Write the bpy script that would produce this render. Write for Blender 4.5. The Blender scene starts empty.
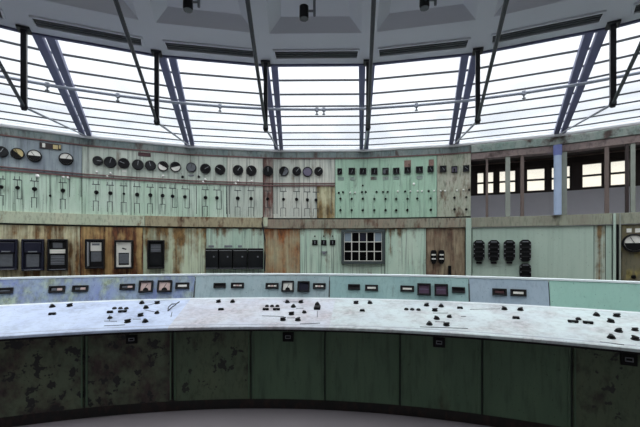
import bpy, math, random
from mathutils import Matrix, Vector
random.seed(7)
C = bpy.context.scene.collection
PI = math.pi

# ------------------------------------------------------------------ camera
F, YH, EYE = 361.4, 244.6, 1.65
cam_d = bpy.data.cameras.new('camera')
cam = bpy.data.objects.new('camera', cam_d)
C.objects.link(cam)
cam.location = (0, 0, EYE)
cam.rotation_euler = (PI / 2, 0, 0)
cam_d.sensor_width = 36
cam_d.lens = F / 640 * 36
cam_d.shift_y = (YH - 213.5) / 640
cam_d.clip_start = 0.05
bpy.context.scene.camera = cam

# ------------------------------------------------------------------ geometry of the room
OX, OY = -0.08, -1.22            # centre of the round wall
D = math.radians(11.28)          # one bay
PH = 0.0136
RW = 7.72                        # vertex radius of the wall panels
RE, ZE = 4.08, EYE + 1.42        # edge of the solid ceiling
ZG = EYE + 1.735                  # height of the glass
CX, CY = -0.6, -3.0              # centre of the console arc


def wpt(k, r, z=0.0):
    a = PH + D * k
    return Vector((OX + r * math.sin(a), OY + r * math.cos(a), z))


def ray(px):
    return Vector(((px - 320) / F, 1.0))


def facet_hit(px, R=RW):
    """distance along the view axis, bay azimuth and bay position for an image column"""
    d = ray(px)
    for b in range(-6, 7):
        p, q = wpt(b - .5, R), wpt(b + .5, R)
        e = Vector((q.x - p.x, q.y - p.y))
        den = d.x * e.y - d.y * e.x
        if abs(den) < 1e-9:
            continue
        t = (p.x * e.y - p.y * e.x) / den
        u = (p.x * d.y - p.y * d.x) / den
        if t > 0 and -1e-6 <= u <= 1 + 1e-6:
            return t, PH + D * b, b + u - .5
    raise ValueError(px)


def wall_at(px, py, R=RW):
    t, a, kk = facet_hit(px, R)
    return Vector(((px - 320) / F * t, t, EYE + (YH - py) / F * t)), -a, t


def wall_z(py, px=322, R=RW):
    return wall_at(px, py, R)[0].z


# ------------------------------------------------------------------ mesh builder
class MB:
    def __init__(s):
        s.v, s.f = [], []

    def add(s, vs, fs, M=None):
        n = len(s.v)
        for v in vs:
            v = Vector(v)
            s.v.append(tuple(M @ v if M else v))
        s.f += [tuple(i + n for i in f) for f in fs]
        return s

    def box(s, c, d, M=None):
        x, y, z = c
        a, b, h = d[0] / 2, d[1] / 2, d[2] / 2
        vs = [(x + i * a, y + j * b, z + k * h) for k in (-1, 1) for j in (-1, 1) for i in (-1, 1)]
        return s.add(vs, [(0, 2, 3, 1), (4, 5, 7, 6), (0, 1, 5, 4), (2, 6, 7, 3), (0, 4, 6, 2), (1, 3, 7, 5)], M)

    def prism(s, pts, y0, y1, M=None):
        """outline in x,z (counter-clockwise seen from -y) pushed from y0 (front) to y1"""
        n = len(pts)
        vs = [(p[0], y0, p[1]) for p in pts] + [(p[0], y1, p[1]) for p in pts]
        fs = [tuple(range(n)), tuple(range(2 * n - 1, n - 1, -1))]
        for i in range(n):
            j = (i + 1) % n
            fs.append((i, i + n, j + n, j))
        return s.add(vs, fs, M)

    def frame(s, w, h, b, y0, y1, M=None):
        s.box((0, (y0 + y1) / 2, h / 2 - b / 2), (w, y1 - y0, b), M)
        s.box((0, (y0 + y1) / 2, -h / 2 + b / 2), (w, y1 - y0, b), M)
        s.box((-w / 2 + b / 2, (y0 + y1) / 2, 0), (b, y1 - y0, h - 2 * b), M)
        s.box((w / 2 - b / 2, (y0 + y1) / 2, 0), (b, y1 - y0, h - 2 * b), M)
        return s

    def lathe(s, prof, n=24, M=None):
        """profile (r, y) about the y axis, from the wall towards the viewer (-y)"""
        vs, fs = [], []
        for r, y in prof:
            for i in range(n):
                a = 2 * PI * i / n
                vs.append((r * math.cos(a), y, r * math.sin(a)))
        for j in range(len(prof) - 1):
            for i in range(n):
                k = (i + 1) % n
                fs.append((j * n + i, j * n + k, (j + 1) * n + k, (j + 1) * n + i))
        fs.append(tuple(range(n - 1, -1, -1)))
        m = (len(prof) - 1) * n
        fs.append(tuple(m + i for i in range(n)))
        return s.add(vs, fs, M)

    def tube(s, pts, r, n=10):
        pts = [Vector(p) for p in pts]
        rings = []
        up = Vector((0, 0, 1))
        for i, p in enumerate(pts):
            t = (pts[min(i + 1, len(pts) - 1)] - pts[max(i - 1, 0)]).normalized()
            u = t.cross(up)
            if u.length < 1e-3:
                u = t.cross(Vector((1, 0, 0)))
            u.normalize()
            w = u.cross(t).normalized()
            rr = r[i] if isinstance(r, (list, tuple)) else r
            rings.append([p + (u * math.cos(2 * PI * k / n) + w * math.sin(2 * PI * k / n)) * rr for k in range(n)])
        vs = [v for g in rings for v in g]
        fs = []
        for j in range(len(pts) - 1):
            for k in range(n):
                l = (k + 1) % n
                fs.append((j * n + k, j * n + l, (j + 1) * n + l, (j + 1) * n + k))
        fs.append(tuple(range(n - 1, -1, -1)))
        m = (len(pts) - 1) * n
        fs.append(tuple(m + k for k in range(n)))
        return s.add(vs, fs)

    def beam(s, p, q, w, h):
        """rectangular bar from p to q, w wide sideways and h deep, hung below the line"""
        p, q = Vector(p), Vector(q)
        t = (q - p).normalized()
        u = t.cross(Vector((0, 0, 1))).normalized() * (w / 2)
        dn = u.cross(t).normalized()
        if dn.z > 0:
            dn = -dn
        dn *= h
        vs = [p - u, p + u, p + u + dn, p - u + dn, q - u, q + u, q + u + dn, q - u + dn]
        return s.add(vs, [(0, 1, 2, 3), (7, 6, 5, 4), (0, 4, 5, 1), (1, 5, 6, 2), (2, 6, 7, 3), (3, 7, 4, 0)])

    def slab(s, path, z0, z1, th):
        """upright slab: plan path of 2-D points with outward normals, pushed th outwards"""
        n = len(path)
        vs = []
        for (p, o) in path:
            q = p + o * th
            vs += [(p.x, p.y, z0), (p.x, p.y, z1), (q.x, q.y, z1), (q.x, q.y, z0)]
        fs = [(3, 2, 1, 0), tuple(4 * (n - 1) + i for i in range(4))]
        for i in range(n - 1):
            a, b = 4 * i, 4 * (i + 1)
            for j in range(4):
                k = (j + 1) % 4
                fs.append((a + j, a + k, b + k, b + j))
        return s.add(vs, fs)

    def sweep(s, prof, a0, a1, steps, cx=CX, cy=CY):
        """closed (rho, z) outline swept round an upright axis; angles from +y towards +x"""
        n = len(prof)
        vs, fs = [], []
        for i in range(steps + 1):
            a = a0 + (a1 - a0) * i / steps
            for r, z in prof:
                vs.append((cx + r * math.sin(a), cy + r * math.cos(a), z))
        for i in range(steps):
            for j in range(n):
                k = (j + 1) % n
                fs.append((i * n + j, i * n + k, (i + 1) * n + k, (i + 1) * n + j))
        fs.append(tuple(range(n - 1, -1, -1)))
        fs.append(tuple(steps * n + j for j in range(n)))
        return s.add(vs, fs)

    def mesh(s, name, mat, smooth=False):
        me = bpy.data.meshes.new(name)
        me.from_pydata(s.v, [], s.f)
        me.validate()
        import bmesh
        bm = bmesh.new()
        bm.from_mesh(me)
        bmesh.ops.recalc_face_normals(bm, faces=bm.faces)
        bm.to_mesh(me)
        bm.free()
        if smooth:
            me.shade_smooth()
            me.set_sharp_from_angle(angle=math.radians(35))
        me.materials.append(mat)
        return me


def link(name, data, parent=None, M=None, bevel=0):
    o = bpy.data.objects.new(name, data)
    C.objects.link(o)
    if parent is not None:
        o.parent = parent
    if M is not None:
        o.matrix_basis = M
    if bevel:
        b = o.modifiers.new('bevel', 'BEVEL')
        b.width = bevel
        b.segments = 2
        b.limit_method = 'ANGLE'
    return o


def tag(o, label, cat, group=None):
    o['label'] = label
    o['category'] = cat
    if group:
        o['group'] = group
    return o


def thing(name, label, cat, M, group=None):
    o = link(name, None, None, M)
    o.empty_display_size = .05
    return tag(o, label, cat, group)


def struct(name, mb, mat, smooth=False):
    o = link(name, mb.mesh(name, mat, smooth) if mb else None)
    o['kind'] = 'structure'
    return o


CACHE = {}


def shared(key, name, make, mat, smooth=False):
    k = (key, name, mat.name)
    if k not in CACHE:
        CACHE[k] = make().mesh(name, mat, smooth)
    return CACHE[k]


ORD = ('first second third fourth fifth sixth seventh eighth ninth tenth eleventh twelfth thirteenth fourteenth '
       'fifteenth sixteenth seventeenth eighteenth nineteenth twentieth twenty-first twenty-second twenty-third '
       'twenty-fourth twenty-fifth twenty-sixth').split()


def wf(px):
    """how much wider a stretch of the slanted wall shows than a square-on one"""
    a = facet_hit(px)[1]
    return math.cos(a) + (px - 320) / F * math.sin(a)


def wallM(px, py, off=0.0, R=RW, dep=0.0):
    """place on the wall whose front face, dep in front of the wall, shows at the photo position"""
    p, rz, t = wall_at(px, py, R - dep)
    o = Vector((math.sin(-rz), math.cos(-rz), 0))
    k = facet_hit(px, R - dep)[2]
    gap = (R - (R - dep)) * math.cos(D / 2)
    return Matrix.Translation(p + o * (gap - off)) @ Matrix.Rotation(rz, 4, 'Z'), t


# ------------------------------------------------------------------ materials
def srgb(r, g, b):
    def f(c):
        c /= 255
        return c / 12.92 if c <= .04045 else ((c + .055) / 1.055) ** 2.4
    return (f(r), f(g), f(b), 1)


MATS = {}


def plain(name, col, rough=.5, metal=0.0, vary=.12, scale=9, spec=.5):
    m = bpy.data.materials.new(name)
    m.use_nodes = True
    nt = m.node_tree
    b = nt.nodes['Principled BSDF']
    b.inputs['Roughness'].default_value = rough
    b.inputs['Metallic'].default_value = metal
    b.inputs['Specular IOR Level'].default_value = spec
    g = nt.nodes.new('ShaderNodeNewGeometry')
    n = nt.nodes.new('ShaderNodeTexNoise')
    n.inputs['Scale'].default_value = scale
    n.inputs['Detail'].default_value = 5
    nt.links.new(g.outputs['Position'], n.inputs['Vector'])
    mx = nt.nodes.new('ShaderNodeMix')
    mx.data_type = 'RGBA'
    mx.inputs[6].default_value = tuple(c * (1 - vary) for c in col[:3]) + (1,)
    mx.inputs[7].default_value = tuple(min(1, c * (1 + vary)) for c in col[:3]) + (1,)
    nt.links.new(n.outputs['Fac'], mx.inputs[0])
    nt.links.new(mx.outputs[2], b.inputs['Base Color'])
    MATS[name] = m
    return m


def paint(name, c1, c2, rust, amount=.3, streak=.1, scale=5, blotch=4.0, rough=.55, grime=.35, top=None, seed=0, soft=.1,
          dark=(.03, .03, .03, 1), spots=0.0):
    """old paint: two tones, vertical run-down streaks, rust patches and fine flecks"""
    m = bpy.data.materials.new(name)
    m.use_nodes = True
    nt = m.node_tree
    N, L = nt.nodes, nt.links
    b = N['Principled BSDF']
    if 0 <= seed < 44 and 'plinth' not in name:
        c1, c2 = [tuple(min(.85, v * 1.14) for v in c[:3]) + (1,) for c in (c1, c2)]
    g = N.new('ShaderNodeNewGeometry')

    def noise(sx, sz, sc, detail, off):
        mp = N.new('ShaderNodeMapping')
        mp.inputs['Scale'].default_value = (sx, sx, sz)
        mp.inputs['Location'].default_value = (off, off * 1.7, off * .6)
        L.new(g.outputs['Position'], mp.inputs['Vector'])
        n = N.new('ShaderNodeTexNoise')
        n.inputs['Scale'].default_value = sc
        n.inputs['Detail'].default_value = detail
        n.inputs['Roughness'].default_value = .62
        L.new(mp.outputs['Vector'], n.inputs['Vector'])
        return n.outputs['Fac']

    def rng(x, lo, hi):
        r = N.new('ShaderNodeMapRange')
        r.inputs['From Min'].default_value = lo
        r.inputs['From Max'].default_value = hi
        L.new(x, r.inputs['Value'])
        return r.outputs['Result']

    def mix(fac, a, bb):
        x = N.new('ShaderNodeMix')
        x.data_type = 'RGBA'
        for v, i in ((fac, 0), (a, 6), (bb, 7)):
            if hasattr(v, 'is_linked'):
                L.new(v, x.inputs[i])
            else:
                x.inputs[i].default_value = v
        return x.outputs[2]

    def math_(op, a, bb):
        x = N.new('ShaderNodeMath')
        x.operation = op
        for i, v in enumerate((a, bb)):
            if hasattr(v, 'is_linked'):
                L.new(v, x.inputs[i])
            else:
                x.inputs[i].default_value = v
        return x.outputs[0]
    col = mix(rng(noise(1, .35, blotch, 5, 3 + seed), .36, .64), c1, c2)
    # fine grime streaks
    st = rng(noise(1, streak * .6, scale * 4, 4, 11 + seed), .5, .68)
    col = mix(math_('MULTIPLY', st, grime), col, tuple(c * .32 for c in c1[:3]) + (1,))
    # rust
    rs = math_('ADD', math_('MULTIPLY', noise(1, streak, scale, 6, 23 + seed), .6),
               math_('MULTIPLY', noise(1, .7, scale * .5, 6, 31 + seed), .4))
    if top is not None:                      # rust runs down from the joint at this height
        sep = N.new('ShaderNodeSeparateXYZ')
        L.new(g.outputs['Position'], sep.inputs[0])
        gr = rng(sep.outputs['Z'], top[1], top[0])
        rs = math_('ADD', rs, math_('MULTIPLY', gr, .16))
    th = .72 - amount * .42
    rm = rng(rs, th - soft * .5, th + soft * .5)
    rc = mix(rng(noise(1, .4, 22, 4, 41 + seed), .38, .62), rust, tuple(c * .38 for c in rust[:3]) + (1,))
    col = mix(rm, col, rc)
    if spots:
        sp = rng(noise(1, 1, 9, 3, 51 + seed), .66 - spots * .2, .69 - spots * .2)
        col = mix(sp, col, dark)
    # flecks
    fl = rng(noise(1, .8, 60, 2, 61 + seed), .68, .72)
    col = mix(math_('MULTIPLY', fl, .75), col, tuple(c * .25 for c in c1[:3]) + (1,))
    L.new(col, b.inputs['Base Color'])
    b.inputs['Roughness'].default_value = rough
    bp = N.new('ShaderNodeBump')
    bp.inputs['Strength'].default_value = .25
    bp.inputs['Distance'].default_value = .004
    L.new(rs, bp.inputs['Height'])
    L.new(bp.outputs['Normal'], b.inputs['Normal'])
    MATS[name] = m
    return m


def pane_mat(name, tint, veil):
    m = bpy.data.materials.new(name)
    m.use_nodes = True
    nt = m.node_tree
    N, L = nt.nodes, nt.links
    N.clear()
    out = N.new('ShaderNodeOutputMaterial')
    tr = N.new('ShaderNodeBsdfTransparent')
    tr.inputs[0].default_value = tint
    tl = N.new('ShaderNodeBsdfTranslucent')
    tl.inputs[0].default_value = (.8, .82, .84, 1)
    gl = N.new('ShaderNodeBsdfGlossy')
    gl.inputs['Roughness'].default_value = .15
    g = N.new('ShaderNodeNewGeometry')
    n = N.new('ShaderNodeTexNoise')
    n.inputs['Scale'].default_value = 2.2
    n.inputs['Detail'].default_value = 5
    L.new(g.outputs['Position'], n.inputs['Vector'])
    r = N.new('ShaderNodeMapRange')
    r.inputs['From Min'].default_value = .35
    r.inputs['From Max'].default_value = .75
    r.inputs['To Min'].default_value = veil * .5
    r.inputs['To Max'].default_value = veil * 1.5
    L.new(n.outputs['Fac'], r.inputs['Value'])
    a = N.new('ShaderNodeMixShader')
    L.new(r.outputs[0], a.inputs[0])
    L.new(tr.outputs[0], a.inputs[1])
    L.new(tl.outputs[0], a.inputs[2])
    c = N.new('ShaderNodeMixShader')
    c.inputs[0].default_value = .03
    L.new(a.outputs[0], c.inputs[1])
    L.new(gl.outputs[0], c.inputs[2])
    L.new(c.outputs[0], out.inputs['Surface'])
    MATS[name] = m
    return m


RUST = srgb(120, 72, 40)
TAN = srgb(165, 140, 100)
black = plain('black enamel', srgb(16, 16, 19), .45, spec=.3)
black2 = plain('black bakelite', srgb(9, 9, 11), .5, spec=.2)
navy = plain('navy enamel', srgb(24, 26, 44), .4, spec=.35)
darkglass = plain('dark glass', srgb(20, 23, 26), .2, spec=.3)
greyglass = plain('grey clouded glass', srgb(92, 96, 102), .2, vary=.25, scale=30)
white = plain('white dial face', srgb(225, 224, 215), .4)
cream = plain('yellowed dial face', srgb(188, 172, 122), .5, vary=.3, scale=25)
lamp_w = plain('white lamp lens', srgb(250, 250, 245), .25, vary=.02)
chrome = plain('dull nickel', srgb(165, 168, 172), .35, .7)
steel = plain('grey steel', srgb(120, 124, 130), .45, .3)
mulberry = plain('maroon plate', srgb(66, 30, 36), .5)
purple = plain('purple faded face', srgb(78, 56, 78), .4, vary=.35, scale=40)
lilac = plain('lilac face', srgb(98, 92, 112), .4)
pink = plain('pinkish meter scale', srgb(205, 180, 172), .5, vary=.2, scale=40)
ink = plain('dark mimic line', srgb(58, 66, 66), .6)
maroon_line = plain('red brown strip', srgb(116, 82, 80), .6, vary=.3)
beam_m = plain('blue grey steel beam', srgb(96, 100, 134), .5)
bar_m = plain('dark glazing bar', srgb(50, 54, 62), .5)
post_m = plain('black iron', srgb(34, 34, 40), .45)
rod_m = plain('dark rod', srgb(44, 50, 58), .45)
pipe_m = plain('galvanised pipe', srgb(140, 146, 158), .4, .2)
trim_w = plain('white painted trim', srgb(238, 240, 242), .5)
ceil_m = plain('grey ceiling paint', srgb(216, 221, 228), .8, vary=.05, scale=3)
roof_m = plain('roof slab', srgb(120, 122, 126), .9)
floor_m = plain('grey linoleum', srgb(132, 126, 130), .6, vary=.12, scale=2)
plinth_m = paint('dark plinth', srgb(26, 26, 26), srgb(36, 32, 30), srgb(58, 40, 36), .45, .8, 12)
shell_m = plain('dark wall core', srgb(60, 66, 64), .8)
rear_m = plain('dim rear wall', srgb(86, 96, 90), .8)

# wall paints
p_bluegrey = paint('blue grey paint', srgb(122, 132, 140), srgb(150, 162, 164), srgb(86, 86, 84), .16, .10, 6, grime=.6)
p_greygreen = paint('grey green paint', srgb(166, 178, 166), srgb(188, 196, 184), srgb(116, 100, 86), .22, .06, 8, grime=.8, seed=2)
p_palegreen = paint('pale green paint', srgb(166, 192, 170), srgb(188, 206, 190), srgb(116, 104, 84), .16, .06, 8, grime=.8, seed=4)
p_stone = paint('stone grey paint', srgb(178, 184, 174), srgb(196, 198, 186), srgb(130, 112, 90), .26, .05, 9, grime=.8, seed=6)
p_cream = paint('stained cream paint', srgb(176, 180, 144), srgb(190, 184, 150), srgb(140, 116, 70), .42, .08, 6, grime=.5, seed=8)
p_redstain = paint('red stained paint', srgb(166, 160, 150), srgb(150, 140, 130), srgb(112, 74, 64), .5, .05, 9, grime=.6, seed=10)
p_mint = paint('mint paint', srgb(150, 184, 160), srgb(162, 192, 170), srgb(112, 116, 96), .12, .1, 8, grime=.5, seed=12)
p_oldgreen = paint('flaking grey green paint', srgb(152, 162, 142), srgb(170, 168, 152), srgb(120, 104, 84), .36, .3, 10, grime=.7, seed=14)
p_topband = paint('dirty top band', srgb(104, 122, 122), srgb(130, 140, 136), srgb(90, 76, 70), .35, .3, 8, grime=.6, seed=16)
p_ledge_l = paint('pale green rail', srgb(172, 182, 158), srgb(184, 188, 164), srgb(134, 104, 72), .22, .5, 8, grime=.5, seed=18)
p_ledge_b = paint('brown stained rail', srgb(150, 140, 112), srgb(160, 152, 124), srgb(116, 84, 58), .36, .4, 8, grime=.6, seed=20)
p_ledge_r = paint('rusty rail', srgb(136, 140, 122), srgb(136, 120, 104), srgb(108, 78, 60), .36, .3, 9, grime=.6, seed=22)
p_ledge_g = paint('olive grey rail', srgb(142, 146, 128), srgb(128, 126, 112), srgb(96, 84, 66), .3, .3, 9, grime=.5, seed=23)
L_tan = paint('rust streaked cream panel', srgb(204, 194, 154), srgb(190, 190, 160), srgb(136, 98, 54), .5, .07, 10, grime=.85, seed=24, soft=.14)
L_rust = paint('heavily rusted panel', srgb(196, 168, 112), srgb(172, 136, 86), srgb(120, 70, 38), .6, .06, 10, grime=.85, seed=26, soft=.14)
L_streak = paint('streaked pale panel', srgb(186, 198, 166), srgb(192, 204, 180), srgb(144, 112, 66), .38, .04, 9, grime=.85, seed=28, top=(1.98, 1.35), soft=.14)
L_green = paint('pale green streaked panel', srgb(166, 192, 174), srgb(184, 202, 184), srgb(128, 106, 76), .28, .04, 10, grime=.8, seed=30, top=(2.0, 1.75))
L_brown = paint('brown stained panel', srgb(144, 128, 104), srgb(152, 140, 114), srgb(100, 70, 54), .5, .14, 8, grime=.8, seed=32, soft=.2)
L_smooth = paint('smooth sage panel', srgb(158, 178, 164), srgb(166, 184, 170), srgb(120, 108, 84), .08, .06, 5, grime=.15, seed=34)
L_stain = paint('brown streaked sage panel', srgb(160, 176, 164), srgb(166, 176, 160), srgb(132, 108, 72), .4, .03, 9, grime=.5, seed=35)
L_orange = paint('orange stained panel', srgb(166, 168, 140), srgb(172, 156, 120), srgb(156, 96, 50), .5, .06, 8, grime=.6, seed=36, top=(2.0, 1.75), soft=.2)
L_olive = paint('olive brown panel', srgb(98, 94, 74), srgb(116, 108, 84), srgb(150, 138, 80), .35, .3, 9, grime=.6, seed=38)
lintel_m = paint('brown lintel', srgb(132, 116, 112), srgb(118, 104, 100), srgb(80, 62, 58), .3, 1, 6, grime=.5, seed=40)
corr_m = paint('grey green band', srgb(112, 138, 128), srgb(156, 162, 156), srgb(98, 82, 76), .4, 1, 6, grime=.4, seed=42)
wood_m = plain('brown post paint', srgb(104, 90, 84), .6, vary=.25)
wood_d = plain('dark brown frame', srgb(44, 32, 30), .6)
greypost = plain('grey green post', srgb(140, 146, 136), .6, vary=.25)
bluecol = plain('blue column paint', srgb(164, 182, 208), .5, vary=.15)
parapet_m = plain('grey parapet', srgb(206, 206, 214), .8, vary=.05)
far_m = plain('dark header boards', srgb(40, 32, 30), .8, vary=.4, scale=14)

# console paints
b_lav = paint('lavender blue console paint', srgb(122, 136, 182), srgb(146, 164, 182), srgb(168, 184, 160), .44, .8, 7, rough=.4, grime=.5, seed=44, soft=.16)
b_grey = paint('grey teal console paint', srgb(146, 168, 172), srgb(158, 176, 180), srgb(110, 116, 112), .14, .3, 7, rough=.4, grime=.3, seed=46)
b_teal = paint('teal console paint', srgb(134, 166, 166), srgb(146, 176, 174), srgb(100, 112, 108), .1, .3, 7, rough=.4, grime=.25, seed=48)
b_steel = paint('blue grey console paint', srgb(144, 162, 176), srgb(152, 168, 180), srgb(110, 116, 112), .1, .3, 7, rough=.4, grime=.2, seed=50)
b_mint = paint('mint console paint', srgb(140, 180, 167), srgb(146, 184, 171), srgb(110, 116, 112), .03, .3, 7, rough=.4, grime=.1, seed=52)
desk_m = paint('bluish white desk paint', srgb(180, 192, 218), srgb(190, 202, 222), srgb(172, 184, 208), .3, .8, 4, blotch=2.2, rough=.4, grime=.25, seed=54, soft=.25)
desk_p = paint('pinkish white desk paint', srgb(188, 192, 204), srgb(196, 202, 208), srgb(190, 178, 182), .36, .8, 4, blotch=2.2, rough=.4, grime=.3, seed=55, soft=.25)
desk_w = paint('greenish white desk paint', srgb(188, 198, 202), srgb(194, 206, 206), srgb(188, 182, 184), .34, .8, 4, blotch=2.2, rough=.4, grime=.3, seed=57, soft=.25)
cap_m = plain('white metal cap strip', srgb(226, 234, 236), .4)
f_green = paint('bottle green panel', srgb(74, 98, 76), srgb(82, 106, 82), srgb(76, 84, 64), .18, .2, 5, grime=.45, seed=56)
f_blot = paint('blotched green panel', srgb(80, 94, 74), srgb(90, 98, 76), srgb(66, 52, 48), .5, .9, 4, blotch=3, grime=.45, seed=58, spots=.45, dark=srgb(26, 26, 26))
f_flake = paint('flaking green panel', srgb(78, 94, 72), srgb(86, 98, 74), srgb(62, 58, 48), .35, .6, 8, grime=.5, seed=60, spots=.2, dark=srgb(36, 38, 34))

glass_sky = pane_mat('skylight glass', (.97, .985, 1, 1), .12)
glass_win = pane_mat('old window glass', (1, .985, .93, 1), .06)

# ------------------------------------------------------------------ floor, roof, outer walls
WALL_SPAN = (-5.5, 5.5)


def plan(k0, k1, R=RW):
    """plan path along the bays between two bay positions: points with outward normals"""
    ks = [k0] + [b + .5 for b in range(-6, 6) if k0 + 1e-4 < b + .5 < k1 - 1e-4] + [k1]
    res = []
    for k in ks:
        b = math.floor(k + .5)
        u = k + .5 - b
        p, q = wpt(b - .5, R), wpt(b + .5, R)
        pt = p.lerp(q, u)
        a = PH + D * k
        res.append((Vector((pt.x, pt.y)), Vector((math.sin(a), math.cos(a)))))
    return res


def kpos(px, R=RW):
    return facet_hit(px, R)[2]


mb = MB()
mb.add([(-12, -6, 0), (12, -6, 0), (12, 12, 0), (-12, 12, 0), (-12, -6, -.1), (12, -6, -.1), (12, 12, -.1), (-12, 12, -.1)],
       [(0, 1, 2, 3), (7, 6, 5, 4), (0, 4, 5, 1), (1, 5, 6, 2), (2, 6, 7, 3), (3, 7, 4, 0)])
struct('floor', mb, floor_m)

K_OPEN0, K_OPEN1 = kpos(471), 3.5
Z_RAIL0, Z_RAIL1 = EYE + .285, EYE + .452
Z_TOP = EYE + 1.66
Z_LINT = EYE + 1.415
wall = struct('wall_back', None, None)
wall.location = (0, 0, 0)
core = MB()
core.slab(plan(-5.5, 5.5, RW + .022), 0, Z_RAIL0, .12)
core.slab(plan(-5.5, K_OPEN0, RW + .022), Z_RAIL0 + .001, Z_TOP, .12)
core.slab(plan(K_OPEN1, 5.5, RW + .022), Z_RAIL0 + .001, Z_TOP, .12)
link('wall_core', core.mesh('wall_core', shell_m), wall)

mb = MB()
for sx in (-1, 1):
    e = wpt(5.5 * sx, RW + .08)
    mb.box((e.x + sx * .07, (e.y - 5.4) / 2 - .15, Z_TOP / 2), (.14, e.y + 5.4, Z_TOP))
side = struct('wall_side', mb, rear_m)
e0, e1 = wpt(-5.5, RW), wpt(5.5, RW)
rw = e1.x - e0.x + .4
xm = (e0.x + e1.x) / 2
mb = MB().box((xm, -5.5, .45), (rw, .14, .9)).box((xm, -5.5, (3.1 + Z_TOP) / 2), (rw, .14, Z_TOP - 3.1))
for i in range(6):
    mb.box((xm - rw / 2 + .35 + (rw - .7) * i / 5, -5.5, 2.0), (.7, .139, 2.2))
struct('wall_rear', mb, rear_m)
for i in range(5):  # unseen rear windows, added to light the console front and ceiling
    xa = xm - rw / 2 + .7 + (rw - .7) * i / 5
    xb = xm - rw / 2 + (rw - .7) * (i + 1) / 5
    o = struct('window_%d' % (19 + i), MB().box(((xa + xb) / 2, -5.5, 2.0), (xb - xa, .01, 2.2)), glass_sky)
    link('window_frame', MB().frame(xb - xa, 2.2, .06, -.04, .04, Matrix.Translation(((xa + xb) / 2, -5.5, 2.0)))
         .box(((xa + xb) / 2, -5.5, 2.0), (.05, .06, 2.1)).mesh('window_frame', bar_m), o)


def panel(px0, px1, z0, z1, mat, name='wall_panel', gap=.004, k0=None, k1=None, proud=0.0, th=.02):
    k0 = kpos(px0) if k0 is None else k0
    k1 = kpos(px1) if k1 is None else k1
    g = gap / 1.52
    m = MB().slab(plan(k0 + g, k1 - g, RW - proud), z0 + gap, z1 - gap, th + proud)
    return link(name, m.mesh(name, mat), wall, bevel=.003)


Z_S, Z_M = EYE + 1.06, EYE + 1.54      # red strip, maroon line
# top band under the skylight
panel(0, 0, Z_M, Z_TOP, p_topband, k0=-5.5, k1=K_OPEN0)
# band above the red strip
panel(0, 82, Z_S, Z_M, p_bluegrey, k0=-5.5)
panel(82, 227, Z_S, Z_M, p_greygreen)
panel(227, 263, Z_S, Z_M, p_stone)
panel(263, 273, Z_S, Z_M, p_redstain)
panel(273, 335, Z_S, Z_M, p_stone)
# band below the red strip
Z_R = EYE + .47
panel(0, 82, Z_R, Z_S, p_palegreen, k0=-5.5)
panel(82, 227, Z_R, Z_S, p_palegreen)
panel(227, 263, Z_R, Z_S, p_greygreen)
panel(263, 273, Z_R, Z_S, p_redstain)
panel(273, 317, Z_R, Z_S, p_stone)
panel(317, 335, Z_R, Z_S, p_cream)
panel(335, 437, Z_R, Z_M, p_mint)
panel(437, 471, Z_R, Z_M, p_oldgreen)
# rail between upper and lower boards
rail_z = (EYE + .30, EYE + .478)
panel(0, 145, rail_z[0], rail_z[1], p_ledge_l, 'rail', k0=-5.5, proud=.035)
panel(145, 264, rail_z[0], rail_z[1], p_ledge_b, 'rail', proud=.035)
panel(264, 471, Z_RAIL0, Z_RAIL1, p_ledge_r, 'rail', proud=.035)
panel(471, 612, Z_RAIL0, Z_RAIL1, p_ledge_g, 'rail', proud=.035)
panel(612, 0, Z_RAIL0, Z_RAIL1, p_ledge_g, 'rail', k1=5.5, proud=.035)
# lower boards
ZL = .02
for a, b_, m in ((0, 80, L_tan), (80, 104, L_rust), (104, 143, L_rust), (143, 206, L_streak), (206, 264, L_green),
                 (264, 300, L_orange), (300, 342, L_green), (342, 385, L_green), (385, 426, L_green), (426, 465, L_brown),
                 (472, 594, L_smooth), (594, 605.5, L_stain), (605.5, 612, L_smooth)):
    panel(a, b_, ZL, Z_RAIL0, m, k0=-5.5 if a == 0 else None)
panel(621, 0, ZL, Z_RAIL0, L_olive, k1=5.5)
# pilasters
panel(465.5, 471.5, ZL, Z_RAIL0 + .16, L_smooth, 'pilaster', proud=.06)
panel(612.5, 616, ZL, Z_RAIL0 + .16, L_smooth, 'pilaster', proud=.05)
panel(618.5, 621, ZL, Z_RAIL0 + .16, greypost, 'pilaster', proud=.05)
panel(616, 618.5, ZL, Z_RAIL0 + .16, black, 'pilaster_gap')
# lintel over the opening
panel(471, 0, Z_LINT, EYE + 1.525, lintel_m, 'lintel', k1=K_OPEN1, th=.16)
panel(471, 0, EYE + 1.525, Z_TOP, corr_m, 'lintel_band', k1=K_OPEN1, proud=.02, th=.16)
# strips
for z, h, m, k1 in ((Z_S - .01, .016, maroon_line, kpos(335)), (Z_S + .035, .012, maroon_line, kpos(335)), (Z_M, .018, maroon_line, K_OPEN0)):
    link('strip', MB().slab(plan(-5.5, k1, RW - .02), z - h / 2, z + h / 2, .022).mesh('strip', m), wall)
# painted mimic diagram lines on the boards
mim = MB()


def wline(x0, y0, x1, y1, w=.008):
    M, t = wallM((x0 + x1) / 2, (y0 + y1) / 2, .0015)
    mim.box((0, 0, 0), (max(abs(x1 - x0) / F * t, w), .003, max(abs(y1 - y0) / F * t, w)), M)


# trim along the wall head
mb = MB()
pts = []
for k, (p, o) in zip(range(99), plan(-5.5, 5.5, RW - .10)):
    pts.append((p.x, p.y, Z_TOP + .005))
mb.tube(pts, .034, 8)
struct('trim_1', mb, trim_w, True)
mb = MB().slab(plan(-5.5, 5.5, RW - .02), Z_TOP, ZG - .004, .16)
struct('trim_2', mb, plain('sill grey', srgb(196, 204, 212), .5))

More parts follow.
